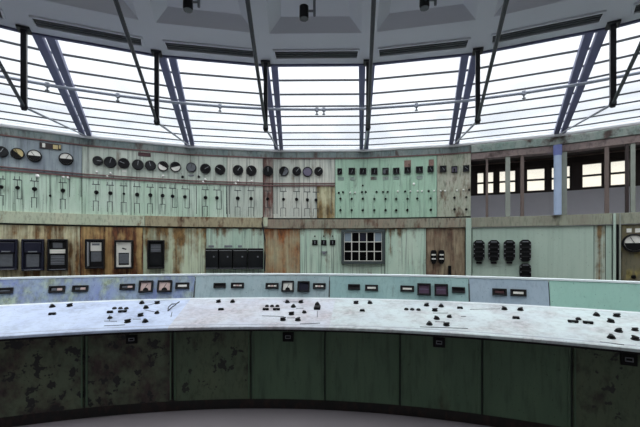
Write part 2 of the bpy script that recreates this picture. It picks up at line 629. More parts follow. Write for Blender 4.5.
# ------------------------------------------------------------------ skylight
bars_r = [1.22 + (6.16 - .3486 * i) * 1.027 for i in range(10)]
for n, b in enumerate(range(-5, 6)):
    w = link('window_%d' % (n + 1), None)
    w['kind'] = 'structure'
    a0, a1 = b - .5, b + .5
    P = [wpt(a0, RW + .12, ZG), wpt(a1, RW + .12, ZG), wpt(a1, RE - .05, ZG), wpt(a0, RE - .05, ZG)]
    up = Vector((0, 0, .008))
    m = MB().add(P + [p + up for p in P], [(0, 3, 2, 1), (4, 5, 6, 7), (0, 1, 5, 4), (1, 2, 6, 5), (2, 3, 7, 6), (3, 0, 4, 7)])
    link('pane', m.mesh('pane', glass_sky), w)
    for r in bars_r:
        q = MB().beam(wpt(a0, r, ZG - .001), wpt(a1, r, ZG - .001), .014, .016)
        link('glazing_bar', q.mesh('glazing_bar', bar_m), w)

# ------------------------------------------------------------------ ceiling with coffers
apo = math.cos(D / 2)
mb = MB()
PED = RE * apo
c_far, c_near, c_dep, c_in = 3.65, 2.75, .075, .085


def bp(b, apothem, side, z):
    """point in a bay: distance of its plane from the centre and sideways offset"""
    a = PH + D * b
    o = Vector((math.sin(a), math.cos(a), 0))
    t = Vector((math.cos(a), -math.sin(a), 0))
    return Vector((OX, OY, z)) + o * apothem + t * side


for b in range(-16, 16):
    tn = math.tan(D / 2)
    if b in (-16, 15) and False:
        continue
    E_ = [bp(b, PED, -PED * tn, ZE), bp(b, PED, PED * tn, ZE)]
    cf, cn = c_far * tn - .05, c_near * tn - .05
    A = [bp(b, c_far, -cf, ZE), bp(b, c_far, cf, ZE), bp(b, c_near, cn, ZE), bp(b, c_near, -cn, ZE)]
    B = [bp(b, c_far - .06, -cf + c_in, ZE + c_dep), bp(b, c_far - .06, cf - c_in, ZE + c_dep),
         bp(b, c_near + .06, cn - c_in, ZE + c_dep), bp(b, c_near + .06, -cn + c_in, ZE + c_dep)]
    I = [bp(b, 2.2, 2.2 * tn, ZE), bp(b, 2.2, -2.2 * tn, ZE), Vector((OX, OY, ZE))]
    T = [bp(b, PED, -PED * tn, ZG - .012), bp(b, PED, PED * tn, ZG - .012), Vector((OX, OY, ZG - .012))]
    vs = E_ + A + B + I + T
    #    0 1  2345 6789 10 11 12  13 14 15
    fs = [(0, 1, 3, 2), (1, 10, 4, 3), (10, 11, 5, 4), (11, 0, 2, 5), (11, 10, 12),
          (2, 3, 7, 6), (3, 4, 8, 7), (4, 5, 9, 8), (5, 2, 6, 9), (6, 7, 8, 9),
          (0, 13, 14, 1), (13, 15, 14)]
    mb.add(vs, fs)
ceiling = struct('ceiling', mb, ceil_m)
# dark frame along the edge
fr = MB()
fr.slab([(Vector((p.x, p.y)), o) for p, o in plan(-5.5, 5.5, RE + .002)], ZE - .012, ZE + .06, .02)
link('edge_frame', fr.mesh('edge_frame', beam_m), ceiling)
# solid roof over the rest of the hall
mb = MB()
a0, a1 = PH + D * 5.5, PH - D * 5.5 + 2 * PI
mb.sweep([(RE - .3, ZG - .01), (11.5, ZG - .01), (11.5, ZG + .08), (RE - .3, ZG + .08)], a0, a1, 40, OX, OY)
mb.sweep([(.02, ZG + .012), (RE - .06, ZG + .012), (RE - .06, ZG + .08), (.02, ZG + .08)], 0, 2 * PI, 48, OX, OY)
struct('roof', mb, roof_m)

# vents in the ceiling edge
for n, b in enumerate(range(-3, 4)):
    a = PH + D * b
    M = Matrix.Translation(bp(b, 3.905, 0, ZE)) @ Matrix.Rotation(-a, 4, 'Z')
    where = ['leftmost of seven', 'second from the left', 'third from the left', 'straight above the centre bay',
             'third from the right', 'second from the right', 'rightmost of seven'][n]
    v = thing('ceiling_vent', 'long slotted air vent in the ceiling edge, ' + where, 'vent', M, 'air vents along the ceiling edge')
    link('backing', shared('vent', 'backing', lambda: MB().box((0, 0, -.002), (.61, .10, .004)), black), v)
    link('vent_frame', shared('vent', 'vent_frame', lambda: MB().box((0, .054, -.006), (.63, .012, .012)).box((0, -.054, -.006), (.63, .012, .012))
         .box((-.311, 0, -.006), (.012, .096, .012)).box((.311, 0, -.006), (.012, .096, .012)), ceil_m), v)
    for i in range(3):
        link('slat', shared('vent%d' % i, 'slat', lambda: MB().box((0, -.026 + .026 * i, -.007), (.598, .006, .01)), steel), v)

# ------------------------------------------------------------------ trussed roof beams
BE = [(-2.5, 'at the far left of the photo'), (-1.5, 'second from the left'), (-.5, 'left of the centre bay'),
      (.5, 'right of the centre bay, seen straight on'), (1.5, 'second from the right'), (2.5, 'at the far right of the photo')]
for k, where in BE:
    base = wpt(k, RW - .1, ZG - .03)
    t = thing('trussed_roof_beam', 'dark twin steel roof beam with hanging strut and tie rod, ' + where, 'roof beam',
              Matrix.Translation(base), 'trussed beams under the skylight')
    a = PH + D * k
    tang = Vector((math.cos(a), -math.sin(a), 0))
    I = Matrix.Translation(-base)

    def part(name, m, mat, sm=False):
        return link(name, m.mesh(name, mat, sm), t, I)
    zb = ZG - .018
    for s in (-1, 1):
        part('beam', MB().beam(wpt(k, RW - .03, zb) + tang * s * .044, wpt(k, RE + .03, zb) + tang * s * .044, .062, .055), beam_m)
    rs = 4.05
    foot = wpt(k, rs, EYE + .905)
    part('strut', MB().beam(wpt(k, rs - .02, ZE - .003), wpt(k, rs + .02, ZE - .003), .03, .5), post_m)
    part('strut_bracket', MB().beam(wpt(k, rs - .04, ZE - .002), wpt(k, rs + .04, ZE - .002), .07, .014), post_m)
    part('clevis', MB().tube([foot + Vector((0, 0, .03)), foot, foot - Vector((0, 0, .022))], [.018, .022, .014], 10), post_m, True)
    part('tie_rod', MB().tube([foot, wpt(k, 2.4, EYE + 1.13), wpt(k, .6, ZE + .02)], .0105, 8), rod_m, True)
    part('wall_tie', MB().tube([foot, wpt(k, RW - .1, ZG - .07)], .009, 8), pipe_m, True)

# sprinkler pipe
pp = [wpt(k / 2, 5.24 if k % 2 else 5.235, EYE + 1.50) for k in range(-10, 11)]
sp = link('sprinkler_pipe', MB().tube(pp, .0145, 10).mesh('sprinkler_pipe', pipe_m, True))
tag(sp, 'long thin sprinkler pipe curving across below the skylight', 'pipe')
for px, ab in ((47, 'over the far left bay'), (118, 'between the two leftmost beams'), (220, 'left of the centre bay'), (316.5, 'left one of the centre pair'),
               (324, 'right one of the centre pair'), (416, 'right of the centre bay'), (524, 'between the two rightmost beams')):
    # point on the pipe seen in this image column
    best = min((abs((p.x / p.y) * F + 320 - px), p) for i in range(20) for s in range(40) for p in [pp[i].lerp(pp[i + 1], s / 40)])[1]
    s_ = thing('sprinkler', 'small sprinkler hanging on the thin pipe, ' + ab, 'sprinkler', Matrix.Translation(best), 'sprinkler heads on the pipe')
    link('collar', shared('spr', 'collar', lambda: MB().tube([(0, 0, .018), (0, 0, -.02)], .019, 10), pipe_m, True), s_)
    link('nozzle', shared('spr', 'nozzle', lambda: MB().tube([(0, 0, -.02), (0, 0, -.05), (0, 0, -.051), (0, 0, -.056)], [.008, .008, .018, .018], 10), steel, True), s_)

# spotlights in the coffers
for b, where in ((-1, 'in the coffer left of the centre one'), (0, 'in the coffer over the centre bay'), (1, 'in the coffer right of the centre one')):
    px, py = {-1: (188, 2), 0: (304, 11), 1: (424.5, 0)}[b]
    t_ = (ZE - .03 - EYE) * F / (YH - py)
    P = Vector(((px - 320) / F * t_, t_, ZE - .03))
    s_ = thing('spotlight', 'small black spotlight hanging on a grey stem ' + where, 'spotlight', Matrix.Translation(P), 'spotlights in the ceiling coffers')
    body = link('lamp_body', shared('spot', 'lamp_body', lambda: MB().tube([(0, 0, .03), (0, 0, .026), (0, 0, -.035), (0, 0, -.045)], [.018, .027, .028, .025], 14), black, True), s_)
    link('lens', shared('spot', 'lens', lambda: MB().tube([(0, 0, -.0455), (0, 0, -.049)], .026, 14), greyglass, True), body)
    link('stem', shared('spot', 'stem', lambda: MB().tube([(.062, 0, .105), (.062, 0, -.03)], .008, 8).tube([(.0, 0, .0), (.062, 0, .0)], .007, 8), steel, True), s_)

# ------------------------------------------------------------------ room behind the opening
RF = RW + 2.1
k0f, k1f = 1.15, 4.3
far = struct('wall_far', None, None)


def fz(px, py):
    return wall_at(px, py, RF)[0].z


zw0, zw1 = fz(536, 190.3), fz(536, 168.7)
m = MB().slab(plan(k0f, k1f, RF), 0, zw0 - .05, .12)
link('parapet', m.mesh('parapet', parapet_m), far)
m = MB().slab(plan(k0f, k1f, RF), zw1 + .05, EYE + 2.2, .12)
link('header', m.mesh('header', far_m), far)
for z in (.16, .30):
    m = MB().slab(plan(k0f, k1f, RF - .06), zw1 + z, zw1 + z + .05, .06)
    link('header_rail', m.mesh('header_rail', wood_m), far)
wins = [(476, 495), (498, 517), (525.5, 546.5), (550, 572), (580.5, 604), (608.5, 632)]
edges = [k0f] + [kpos(x, RF) for w in wins for x in (w[0] - .8, w[1] + .8)] + [k1f]
for i in range(0, len(edges), 2):
    if edges[i + 1] > edges[i] + .002:
        m = MB().slab(plan(edges[i], edges[i + 1], RF), zw0 - .05, zw1 + .05, .12)
        link('pier', m.mesh('pier', wood_d), far)
for n, (a, b_) in enumerate(wins):
    ka, kb = kpos(a - .8, RF), kpos(b_ + .8, RF)
    w = link('window_%d' % (n + 12), None)
    w['kind'] = 'structure'
    m = MB()
    m.slab(plan(ka, kb, RF + .02), zw0 - .05, zw0, .06)
    m.slab(plan(ka, kb, RF + .02), zw1, zw1 + .05, .06)
    m.slab(plan(ka, ka + .025, RF + .02), zw0, zw1, .06)
    m.slab(plan(kb - .025, kb, RF + .02), zw0, zw1, .06)
    zm = (zw0 + zw1) / 2
    m.slab(plan(ka + .025, kb - .025, RF + .03), zm - .018, zm + .018, .04)
    km = (ka + kb) / 2
    if n < 2:
        m.slab(plan(km - .02, km + .02, RF + .03), zw0, zw1, .04)
    link('window_frame', m.mesh('window_frame', wood_d), w)
    link('pane', MB().slab(plan(ka, kb, RF + .045), zw0, zw1, .006).mesh('pane', glass_win), w)
# ceiling, floor and ends of the side room
m = MB().sweep([(RW + .14, EYE + 1.745), (RW + .80, EYE + 1.745), (RW + .80, EYE + 1.752), (RW + .14, EYE + 1.752)], PH + D * k0f, PH + D * k1f, 24, OX, OY)
struct('window_24', m, glass_sky)  # glazed roof strip, added to brighten the parapet
m = MB().sweep([(RW + .80, EYE + 1.745), (RF + .3, EYE + 1.745), (RF + .3, EYE + 1.83), (RW + .80, EYE + 1.83)], PH + D * k0f, PH + D * k1f, 24, OX, OY)
struct('ceiling_side', m, far_m)
m = MB().slab(plan(k0f, k1f, RW + .145), Z_TOP + .001, EYE + 1.742, .1)
struct('wall_upstand', m, lintel_m)
m = MB().beam(wpt(k1f, RW + .16, EYE + 1.74), wpt(k1f, RF + .1, EYE + 1.74), .02, 2.04)
struct('window_18', m, glass_win)  # unseen end glazing, added to throw daylight across the parapet
m = MB().beam(wpt(k1f, RW + .16, EYE - .301), wpt(k1f, RF + .1, EYE - .301), .1, EYE - .301)
struct('wall_end', m, parapet_m)
for k in (k0f,):
    m = MB().beam(wpt(k, RW + .16, EYE + 1.74), wpt(k, RF + .1, EYE + 1.74), .1, EYE + 1.74)
    struct('wall_end', m, parapet_m)
# posts standing in the opening
for px, w, mt, lab, rr in (
        (487, 2.2, wood_m, 'thin brown post in the opening, nearest the grey green board', 0),
        (508, 4.2, greypost, 'pale grey post in the opening between the two small square windows', 0),
        (522.5, 3, wood_m, 'slim brown post in the opening left of the wide window', 0),
        (564, 5, greypost, 'broad grey brown post just right of the blue column', 0),
        (607, 3.6, wood_m, 'brown post between the two rightmost windows', 0),
        (627.3, 2.8, wood_d, 'dark thin post near the right end of the opening', 0),
        (633.2, 3.8, greypost, 'pale post at the right end of the opening', 0)):
    z0, z1 = Z_RAIL1, Z_LINT + .002
    M, t_ = wallM(px, 200, -.05)
    M = M.copy()
    M.translation.z = z0
    o = link('window_post', MB().box((0, 0, (z1 - z0) / 2), (w / F * t_, .07, z1 - z0)).mesh('window_post', mt), None, M, bevel=.004)
    tag(o, lab, 'post', 'posts standing in the opening')
M, t_ = wallM(557, 200, .05)
M = M.copy()
M.translation.z = Z_RAIL1
hh = wall_at(557, 146)[0].z - Z_RAIL1
col = thing('column', 'round light blue column standing on the rail in the opening', 'column', M)
link('shaft', MB().tube([(0, 0, 0), (0, 0, hh)], .052, 20).mesh('shaft', bluecol, True), col)
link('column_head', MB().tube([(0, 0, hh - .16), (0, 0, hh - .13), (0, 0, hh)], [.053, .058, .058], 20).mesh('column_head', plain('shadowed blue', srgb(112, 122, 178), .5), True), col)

# ------------------------------------------------------------------ wall instruments
def dial(px, py, r, face, label, half=None, needle=None, rimmat=None):
    M, t = wallM(px, py, dep=.035)
    R = round(r / F * t / wf(px) ** .5, 3)
    th = thing('round_dial', label, 'dial', M, 'round dials under the skylight')
    link('housing', shared(('dial', R), 'housing', lambda: MB().lathe([(R, 0), (R, -.03), (R * .96, -.04), (R * .86, -.042), (R * .83, -.03), (.001, -.03)], 28), rimmat or black, True), th)
    link('dial_face', shared(('dial', R), 'dial_face', lambda: MB().lathe([(R * .83, -.0301), (R * .83, -.033), (.001, -.033)], 28), face, True), th)
    if half is not None:
        a0, mt = half
        pts = [(R * .82 * math.cos(a0 + PI * i / 14), R * .82 * math.sin(a0 + PI * i / 14)) for i in range(15)]
        link('face_cover', shared(('half', R, a0), 'face_cover', lambda: MB().prism(pts, -.036, -.0331), mt), th)
    if needle is not None:
        Mn = Matrix.Rotation(needle, 4, 'Y')
        link('needle', shared(('needle', R), 'needle', lambda: MB().box((0, -.038, R * .3), (.006, .003, R * .85)), black2 if face in (white, cream, lilac, greyglass) else chrome), th, Mn)
    return th


FR = ' from left in the dial row'
dial(.8, 151.5, 6.5, darkglass, 'black round dial cut by the left edge, first' + FR, needle=.5)
dial(17.4, 153.3, 6.4, cream, 'round dial with torn yellowed face, second' + FR, half=(2.4, black2), needle=-.4)
dial(34.3, 155.6, 6.8, white, 'white-faced round dial, third' + FR, half=(PI, black2), needle=-.6)
dial(66, 158.7, 6.8, white, 'white-faced round dial beside the panel seam, fourth' + FR, half=(PI, black2), needle=.5)
dial(97.6, 160.6, 5, darkglass, 'small black dial with pale wedge, fifth' + FR, needle=1.6)
dial(110, 162, 6, darkglass, 'large dark round dial, sixth' + FR, needle=.3)
dial(123.7, 163, 5.5, black2, 'black round dial over a white tag, seventh' + FR, needle=-1.2)
dial(137.8, 164.5, 5.5, darkglass, 'dark round dial below the maroon plate, eighth' + FR, needle=.1)
dial(150.4, 165.3, 5.3, darkglass, 'dark round dial right of the maroon plate, ninth' + FR, needle=-.3)
dial(163, 166, 5.3, white, 'round dial with white lower crescent and black hood, tenth' + FR, half=(-.5, black2), needle=-.9)
dial(175.5, 166.7, 5.3, white, 'round dial with white lower half, eleventh' + FR, half=(.3, black2))
dial(191.2, 167.2, 5, greyglass, 'pale grey-faced round dial with blue rim, twelfth' + FR, needle=.2, rimmat=navy)
dial(205.3, 168.6, 5.2, black2, 'black round dial, thirteenth' + FR, needle=1)
dial(220, 169.4, 5.2, black2, 'black round dial left of the double seam, fourteenth' + FR, needle=-1)
dial(238, 170, 5.2, black2, 'black round dial right of the double seam, fifteenth' + FR, needle=.6)
dial(251.4, 170.4, 5.2, black2, 'black round dial, sixteenth' + FR, needle=-.6)
dial(268, 170.8, 5.2, black2, 'black round dial on the red-stained strip, seventeenth' + FR, needle=0)
dial(283.8, 171.1, 4.8, greyglass, 'grey-faced round dial, eighteenth' + FR, half=(1.2, black2), needle=.9)
dial(296.7, 171, 4.5, darkglass, 'small dark round dial, nineteenth' + FR, half=(2.2, black2), needle=.7)
dial(307.5, 171.6, 5, lilac, 'lilac grey-faced round dial, twentieth' + FR)
dial(318.6, 171.1, 4.4, black2, 'small black round dial, last' + FR, needle=.8)


def box_plate(name, px, py, w, h, mat, label, cat, dep=.012, group=None, frame=None):
    M, t = wallM(px, py)
    W, H = w / F * t / wf(px), h / F * t
    m = MB()
    if frame:
        m.frame(W, H, .012, -dep, 0)
        m.box((0, -.002, 0), (W - .02, .004, H - .02))
    else:
        m.box((0, -dep / 2, 0), (W, dep, H))
    o = link(name, m.mesh(name, mat), None, M)
    return tag(o, label, cat, group)


# twin brown and cream plate, maroon plate
M, t = wallM(50.6, 146.5)
th = thing('switch_plate', 'brown and cream switch plate above the white-faced dials', 'plate', M)
link('plate', MB().box((0, -.008, 0), (.26, .016, .085)).mesh('plate', wood_d), th)
link('cream_tile', MB().box((-.08, -.022, 0), (.035, .014, .06)).mesh('cream_tile', white), th)
link('cream_tile', MB().box((.06, -.022, -.005), (.06, .014, .06)).mesh('cream_tile', cream), th)
link('cream_tile', MB().box((.113, -.022, .005), (.022, .014, .05)).mesh('cream_tile', cream), th)
box_plate('name_plate', 144.4, 154.5, 12.5, 3.6, mulberry, 'dark maroon name plate above the eighth round dial', 'plate')

# square meters
SQ = [(339.7, 171.3, 4.7, 6, black2, 'narrow black square meter, first'), (351.8, 171, 6.4, 6.4, darkglass, 'dark square meter, second'),
      (363, 171.1, 6.4, 6.4, black2, 'black square meter, third'), (374.3, 171.1, 6.2, 6.6, black2, 'black square meter, fourth'),
      (385.5, 171, 6.2, 6.4, greyglass, 'half pale grey square meter, fifth'), (396.3, 170.8, 6.4, 6.2, black2, 'black square meter, sixth'),
      (407.6, 170, 6.4, 6, black2, 'black square meter below a brown patch, seventh'), (419.4, 169.6, 7, 6.4, black2, 'black square meter, eighth'),
      (430.7, 169, 6, 6.2, darkglass, 'dark square meter below a brown strip, ninth'), (443.2, 168.8, 6.6, 6.2, darkglass, 'dark square meter on the flaking board, tenth'),
      (454.4, 169.4, 6, 6.6, lilac, 'gutted pale blue square meter, eleventh'), (466.2, 168.2, 6.4, 6.2, darkglass, 'dark square meter beside the opening, last')]
for i, (px, py, w, h, fm, lab) in enumerate(SQ):
    M, t = wallM(px, py, dep=.03)
    W, H = w / F * t / wf(px), h / F * t
    th = thing('square_meter', lab + ' from left in the meter row', 'meter', M, 'square meters on the mint board')
    link('meter_frame', MB().frame(W, H, W * .12, -.035, 0).box((0, -.006, 0), (W * .8, .012, H * .8)).mesh('meter_frame', black), th)
    link('meter_face', MB().box((0, -.016, 0), (W * .76, .006, H * .76)).mesh('meter_face', fm), th)
    if i in (4, 10):
        link('face_cover', MB().box((W * (.18 if i == 4 else 0), -.021, -H * .1), (W * .3, .004, H * .5)).mesh('face_cover', black2), th)
    else:
        link('needle', MB().box((W * .05, -.021, 0), (.006, .003, H * .55)).mesh('needle', steel), th, Matrix.Rotation(.5 - .12 * i, 4, 'Y'))
brownp = paint('brown patch', srgb(118, 92, 84), srgb(140, 112, 100), srgb(100, 70, 60), .4, .5, 20)
box_plate('blanking_plate', 407.6, 163.6, 6.8, 6.6, brownp, 'brown blanking plate above the seventh square meter', 'plate', .005)
box_plate('blanking_plate', 431.2, 162.6, 5.2, 6.2, brownp, 'brown blanking plate above the ninth square meter', 'plate', .005)
for i, (px, py, w, where) in enumerate(((341, 178.7, 6, 'first'), (352.2, 178.8, 4.6, 'second'), (373.6, 178.4, 6, 'fourth'), (385.6, 178.4, 5.6, 'fifth'),
                                        (396.4, 178, 6, 'sixth'), (419.6, 177.6, 6, 'eighth'))):
    box_plate('tag_holder', px, py, w, 3, corr_m, 'small framed tag holder below the %s square meter' % where, 'tag holder', .008, 'tag holders on the mint board', True)


def knob(px, py, d, label, group, name='selector_switch', mat=None):
    M, t = wallM(px, py, dep=.035)
    R = round(d / 2 / F * t, 3)
    me = shared(('knob', R), name, lambda: MB().lathe([(R, 0), (R, -.008), (R * .8, -.012), (R * .75, -.04), (R * .62, -.046), (.001, -.046)], 16)
                .box((0, -.05, R * .2), (R * .3, .012, R * 1.1)), mat or black2, True)
    return tag(link(name, me, None, M), label, 'switch' if name == 'selector_switch' else 'lamp', group)


KN = [(.8, 186.5, 3.6), (17.2, 187.4, 3.8), (34.3, 188.7, 4.2), (50, 195.5, 2.2), (62.8, 190.2, 4), (95.9, 192, 4), (110, 192.8, 3.8), (123.7, 193.5, 2.4),
      (137, 194.3, 4), (150.2, 194.8, 3.8), (162.6, 195.3, 3.6), (172.5, 195.9, 3.4), (185, 196.5, 3.5), (205.3, 197.3, 3.6), (216.8, 197.6, 3.6),
      (237.7, 198, 3.8), (251, 198.3, 3.5), (267.7, 198.6, 3), (283.3, 199, 3), (296.5, 199.1, 3.4), (307.3, 199.5, 3.3), (316, 199.8, 3.3)]
for i, (px, py, d) in enumerate(KN):
    sz = 'tiny dark' if d < 3 and i in (3, 7) else 'round black'
    knob(px, py, d, '%s selector switch below the red strip, %s from left in its row' % (sz, ORD[i] if i < len(KN) - 1 else 'last'), 'selector switches below the red strip')
    # painted diagram round the knob
    if i in (3,):
        wline(px, 174, px, py)
        continue
    wline(px - 3.4, py - 7.6, px + 3.4, py - 7.6, .012)
    wline(px - 2.6, py - 11, px - 2.6, py - 7.6)
    wline(px + 2.2, py - 11, px + 2.2, py - 7.6)
    wline(px, py - 7.6, px, py)
    if i not in (1, 11, 12, 14):
        wline(px, py, px, py + 9)
        wline(px - 2.6, py + 9, px + 2.6, py + 9)
        wline(px - 2.6, py + 9, px - 2.6, min(py + 19, 216.5))
        wline(px + 2.4, py + 9, px + 2.4, min(py + 19, 216.5))
    else:
        wline(px, py + 1, px, py + 11.5)
        wline(px + 4.6, py - 7, px + 4.6, py + 11.5)
        wline(px, py + 11.5, px + 4.6, py + 11.5)
for x in (69.5, 81, 196.5, 226.5, 229.5, 274, 277, 331):
    wline(x, 176 if x < 100 else 186, x, 197 if x < 100 else 214, .009)
LMP = [(37.5, 176, 3.6, 'below the third round dial'), (63.3, 177.2, 2.6, 'left one below the fourth round dial'), (68, 177.8, 2.6, 'right one below the fourth round dial'),
       (97, 172, 2.4, 'below the fifth round dial'), (110.6, 173.2, 2.2, 'upper one below the sixth round dial'), (107.4, 176.4, 2.2, 'lower one below the sixth round dial'),
       (163, 176, 2.4, 'below the tenth round dial'), (205.3, 179.5, 2.4, 'upper one below the thirteenth round dial'), (203.3, 182.2, 2.6, 'lower one below the thirteenth round dial'),
       (238, 181, 2.4, 'upper one below the fifteenth round dial'), (235.7, 183.6, 2.4, 'lower one below the fifteenth round dial'), (251.7, 181, 2.2, 'below the sixteenth round dial')]


def lamp(px, py, d, label, group, mat, nm='indicator_lamp'):
    M, t = wallM(px, py)
    R = round(d / 2 / F * t, 3)
    me = shared(('lamp', R), nm, lambda: MB().lathe([(R, 0), (R, -.01), (R * .8, -.022), (R * .45, -.03), (.001, -.032)], 14), mat, True)
    return tag(link(nm, me, None, M), label, 'lamp', group)


for px, py, d, w in LMP:
    lamp(px, py, d, 'small white indicator lamp, ' + w, 'white indicator lamps on the left board', lamp_w)
box_plate('name_plate', 124.2, 171.2, 4.4, 2, white, 'small white tag below the seventh round dial', 'plate', .006)
box_plate('name_plate', 191.2, 175.4, 5.4, 1.6, steel, 'small grey tag below the blue-rimmed twelfth round dial', 'plate', .006)
knob(182.6, 176.6, 2.6, 'tiny ring switch left of the grey tag below the twelfth round dial', None)
knob(198.6, 176.4, 2.6, 'tiny dark switch right of the grey tag below the twelfth round dial', None)
# lamps, knobs on the mint board
row = [(338.8, 192.7, 0), (342.9, 192.2, 0), (350.2, 192.7, 1), (354.9, 192.7, 1), (362, 192.2, 0), (365.7, 191.9, 0), (376.6, 191.9, 0), (383, 191.9, 0), (387.7, 191.9, 0),
       (397.8, 191.4, 1), (405.1, 191.4, 0), (410.5, 191.5, 1), (417.6, 191.2, 1), (422, 191.2, 1), (428.7, 191, 0), (434.1, 191, 1), (440.5, 191, 1), (445.1, 191, 1),
       (456.9, 190.5, 1), (463.6, 190.2, 1), (469.2, 189.7, 0)]
for i, (px, py, wh) in enumerate(row):
    lamp(px, py, 1.9 if wh else 2.1, '%s pilot lamp on the mint board, %s from left in the lamp row' % ('white' if wh else 'dark', ORD[i] if i < len(row) - 1 else 'last'),
         'pilot lamps below the square meters', lamp_w if wh else black2, 'pilot_lamp')
lamp(413.8, 184, 2.6, 'lone white pilot lamp below the eighth square meter', 'pilot lamps below the square meters', lamp_w, 'pilot_lamp')
lamp(362.8, 185.4, 1.8, 'lone dark pilot lamp below the third square meter', 'pilot lamps below the square meters', black2, 'pilot_lamp')
r1 = [(340.5, 198.4), (351.8, 198.6), (363, 198.4), (374.2, 198.5), (385.5, 198.6), (396.2, 198.6), (407.6, 198.6), (417.3, 198.3), (430.8, 198.2), (454.4, 197.3), (466.2, 197)]
r2 = [(340.5, 210), (351.8, 210), (363, 210), (374.2, 210), (385.5, 210), (396.2, 210), (407.5, 209.7), (431, 209.6), (454.4, 209.2), (466.2, 209.2)]
for rr, nm in ((r1, 'upper'), (r2, 'lower')):
    for i, (px, py) in enumerate(rr):
        knob(px, py, 2.2 if nm == 'upper' else 2.4, 'tiny black selector switch, %s from left in the %s switch row on the mint board' % (ORD[i] if i < len(rr) - 1 else 'last', nm),
             '%s selector switches on the mint board' % nm)
        wline(px, py - 4, px, py + 4, .004)
# vertical conduits and stains
link('mimic_lines', mim.mesh('mimic_lines', ink), wall)

# ------------------------------------------------------------------ relay cases on the lower left board
def relay(px0, px1, py0, py1, style, label):
    px, py = (px0 + px1) / 2, (py0 + py1) / 2
    M, t = wallM(px, py, dep=.11)
    W, H = (px1 - px0) / F * t / wf(px), (py1 - py0) / F * t
    th = thing('relay_case', label, 'relay case', M, 'relay cases on the rusty board')
    shell = navy if style == 'navy' else black
    link('housing', MB().box((0, -.03, 0), (W, .06, H)).frame(W * .98, H * .98, W * .09, -.11, -.06).mesh('housing', shell), th, bevel=.006)
    iw, ih = W * .78, H * .8
    if style == 'navy':
        # sloping hood over a clouded window
        pr = MB().prism([(-iw / 2, ih * .08), (iw / 2, ih * .08), (iw / 2, ih / 2), (-iw / 2, ih / 2)], -.10, -.06)
        link('hood', pr.mesh('hood', navy), th, bevel=.01)
        link('window', MB().box((0, -.066, -ih * .22), (iw * .72, .012, ih * .5)).mesh('window', greyglass), th)
        link('name_plate', MB().box((0, -.103, ih * .13), (iw * .5, .006, ih * .05)).mesh('name_plate', steel), th)
        link('latch', MB().box((0, -.112, -H * .465), (W * .7, .006, H * .018)).mesh('latch', chrome), th)
    elif style == 'strip':
        link('name_plate', MB().box((0, -.066, ih * .38), (iw * .6, .012, ih * .2)).mesh('name_plate', greyglass), th)
        link('white_band', MB().box((0, -.07, ih * .14), (iw * .95, .02, ih * .16)).mesh('white_band', white), th)
        link('window', MB().box((0, -.066, -ih * .2), (iw * .85, .012, ih * .38)).mesh('window', greyglass), th)
        for i in range(3):
            link('rib', MB().box((0, -.075, -ih * (.1 + .1 * i)), (iw * .82, .008, .008)).mesh('rib', steel), th)
        link('latch', MB().box((0, -.112, -H * .45), (W * .8, .006, H * .02)).mesh('latch', steel), th)
    elif style == 'white':
        link('inner_frame', MB().frame(iw, ih * 1.08, iw * .14, -.085, -.06).mesh('inner_frame', white), th)
        link('scale_plate', MB().box((0, -.068, ih * .27), (iw * .72, .016, ih * .4)).mesh('scale_plate', white), th)
        link('needle', MB().box((-iw * .1, -.079, ih * .24), (iw * .3, .006, .016)).mesh('needle', black2), th, Matrix.Rotation(.3, 4, 'Y'))
        link('window', MB().box((0, -.066, -ih * .18), (iw * .66, .012, ih * .42)).mesh('window', greyglass), th)
    elif style == 'open':
        link('door_edge', MB().box((-iw * .4, -.1, -.0), (iw * .1, .08, ih)).mesh('door_edge', chrome), th)
        link('scale_plate', MB().box((iw * .08, -.068, ih * .3), (iw * .72, .016, ih * .36)).mesh('scale_plate', white), th)
        link('name_plate', MB().box((iw * .08, -.078, ih * .4), (iw * .5, .006, ih * .08)).mesh('name_plate', steel), th)
        link('window', MB().box((iw * .1, -.066, -ih * .12), (iw * .7, .012, ih * .4)).mesh('window', greyglass), th)
    else:
        link('name_plate', MB().box((0, -.066, ih * .27), (iw * .75, .012, ih * .34)).mesh('name_plate', greyglass), th)
        for i in range(2):
            link('rib', MB().box((0, -.074, ih * (.2 + .12 * i)), (iw * .7, .006, .01)).mesh('rib', steel), th)
        link('window', MB().box((0, -.066, -ih * .22), (iw * .9, .012, ih * .5)).mesh('window', darkglass), th)
    return th


relay(-6, 17.4, 239, 270.5, 'navy', 'navy relay case cut by the left edge of the photo')
relay(21, 44, 239, 271, 'navy', 'navy relay case with small grey window, second from the left')
relay(47, 68, 239, 271, 'strip', 'black relay case with white band, third from the left')
relay(84.5, 104, 239, 269, 'open', 'black relay case with bright metal door edge, fourth from the left')
relay(114, 133, 240, 269, 'white', 'relay case with white inner frame, fifth from the left')
relay(147, 164.5, 240, 269, 'plain', 'all-black relay case on the pale panel, rightmost of the six')

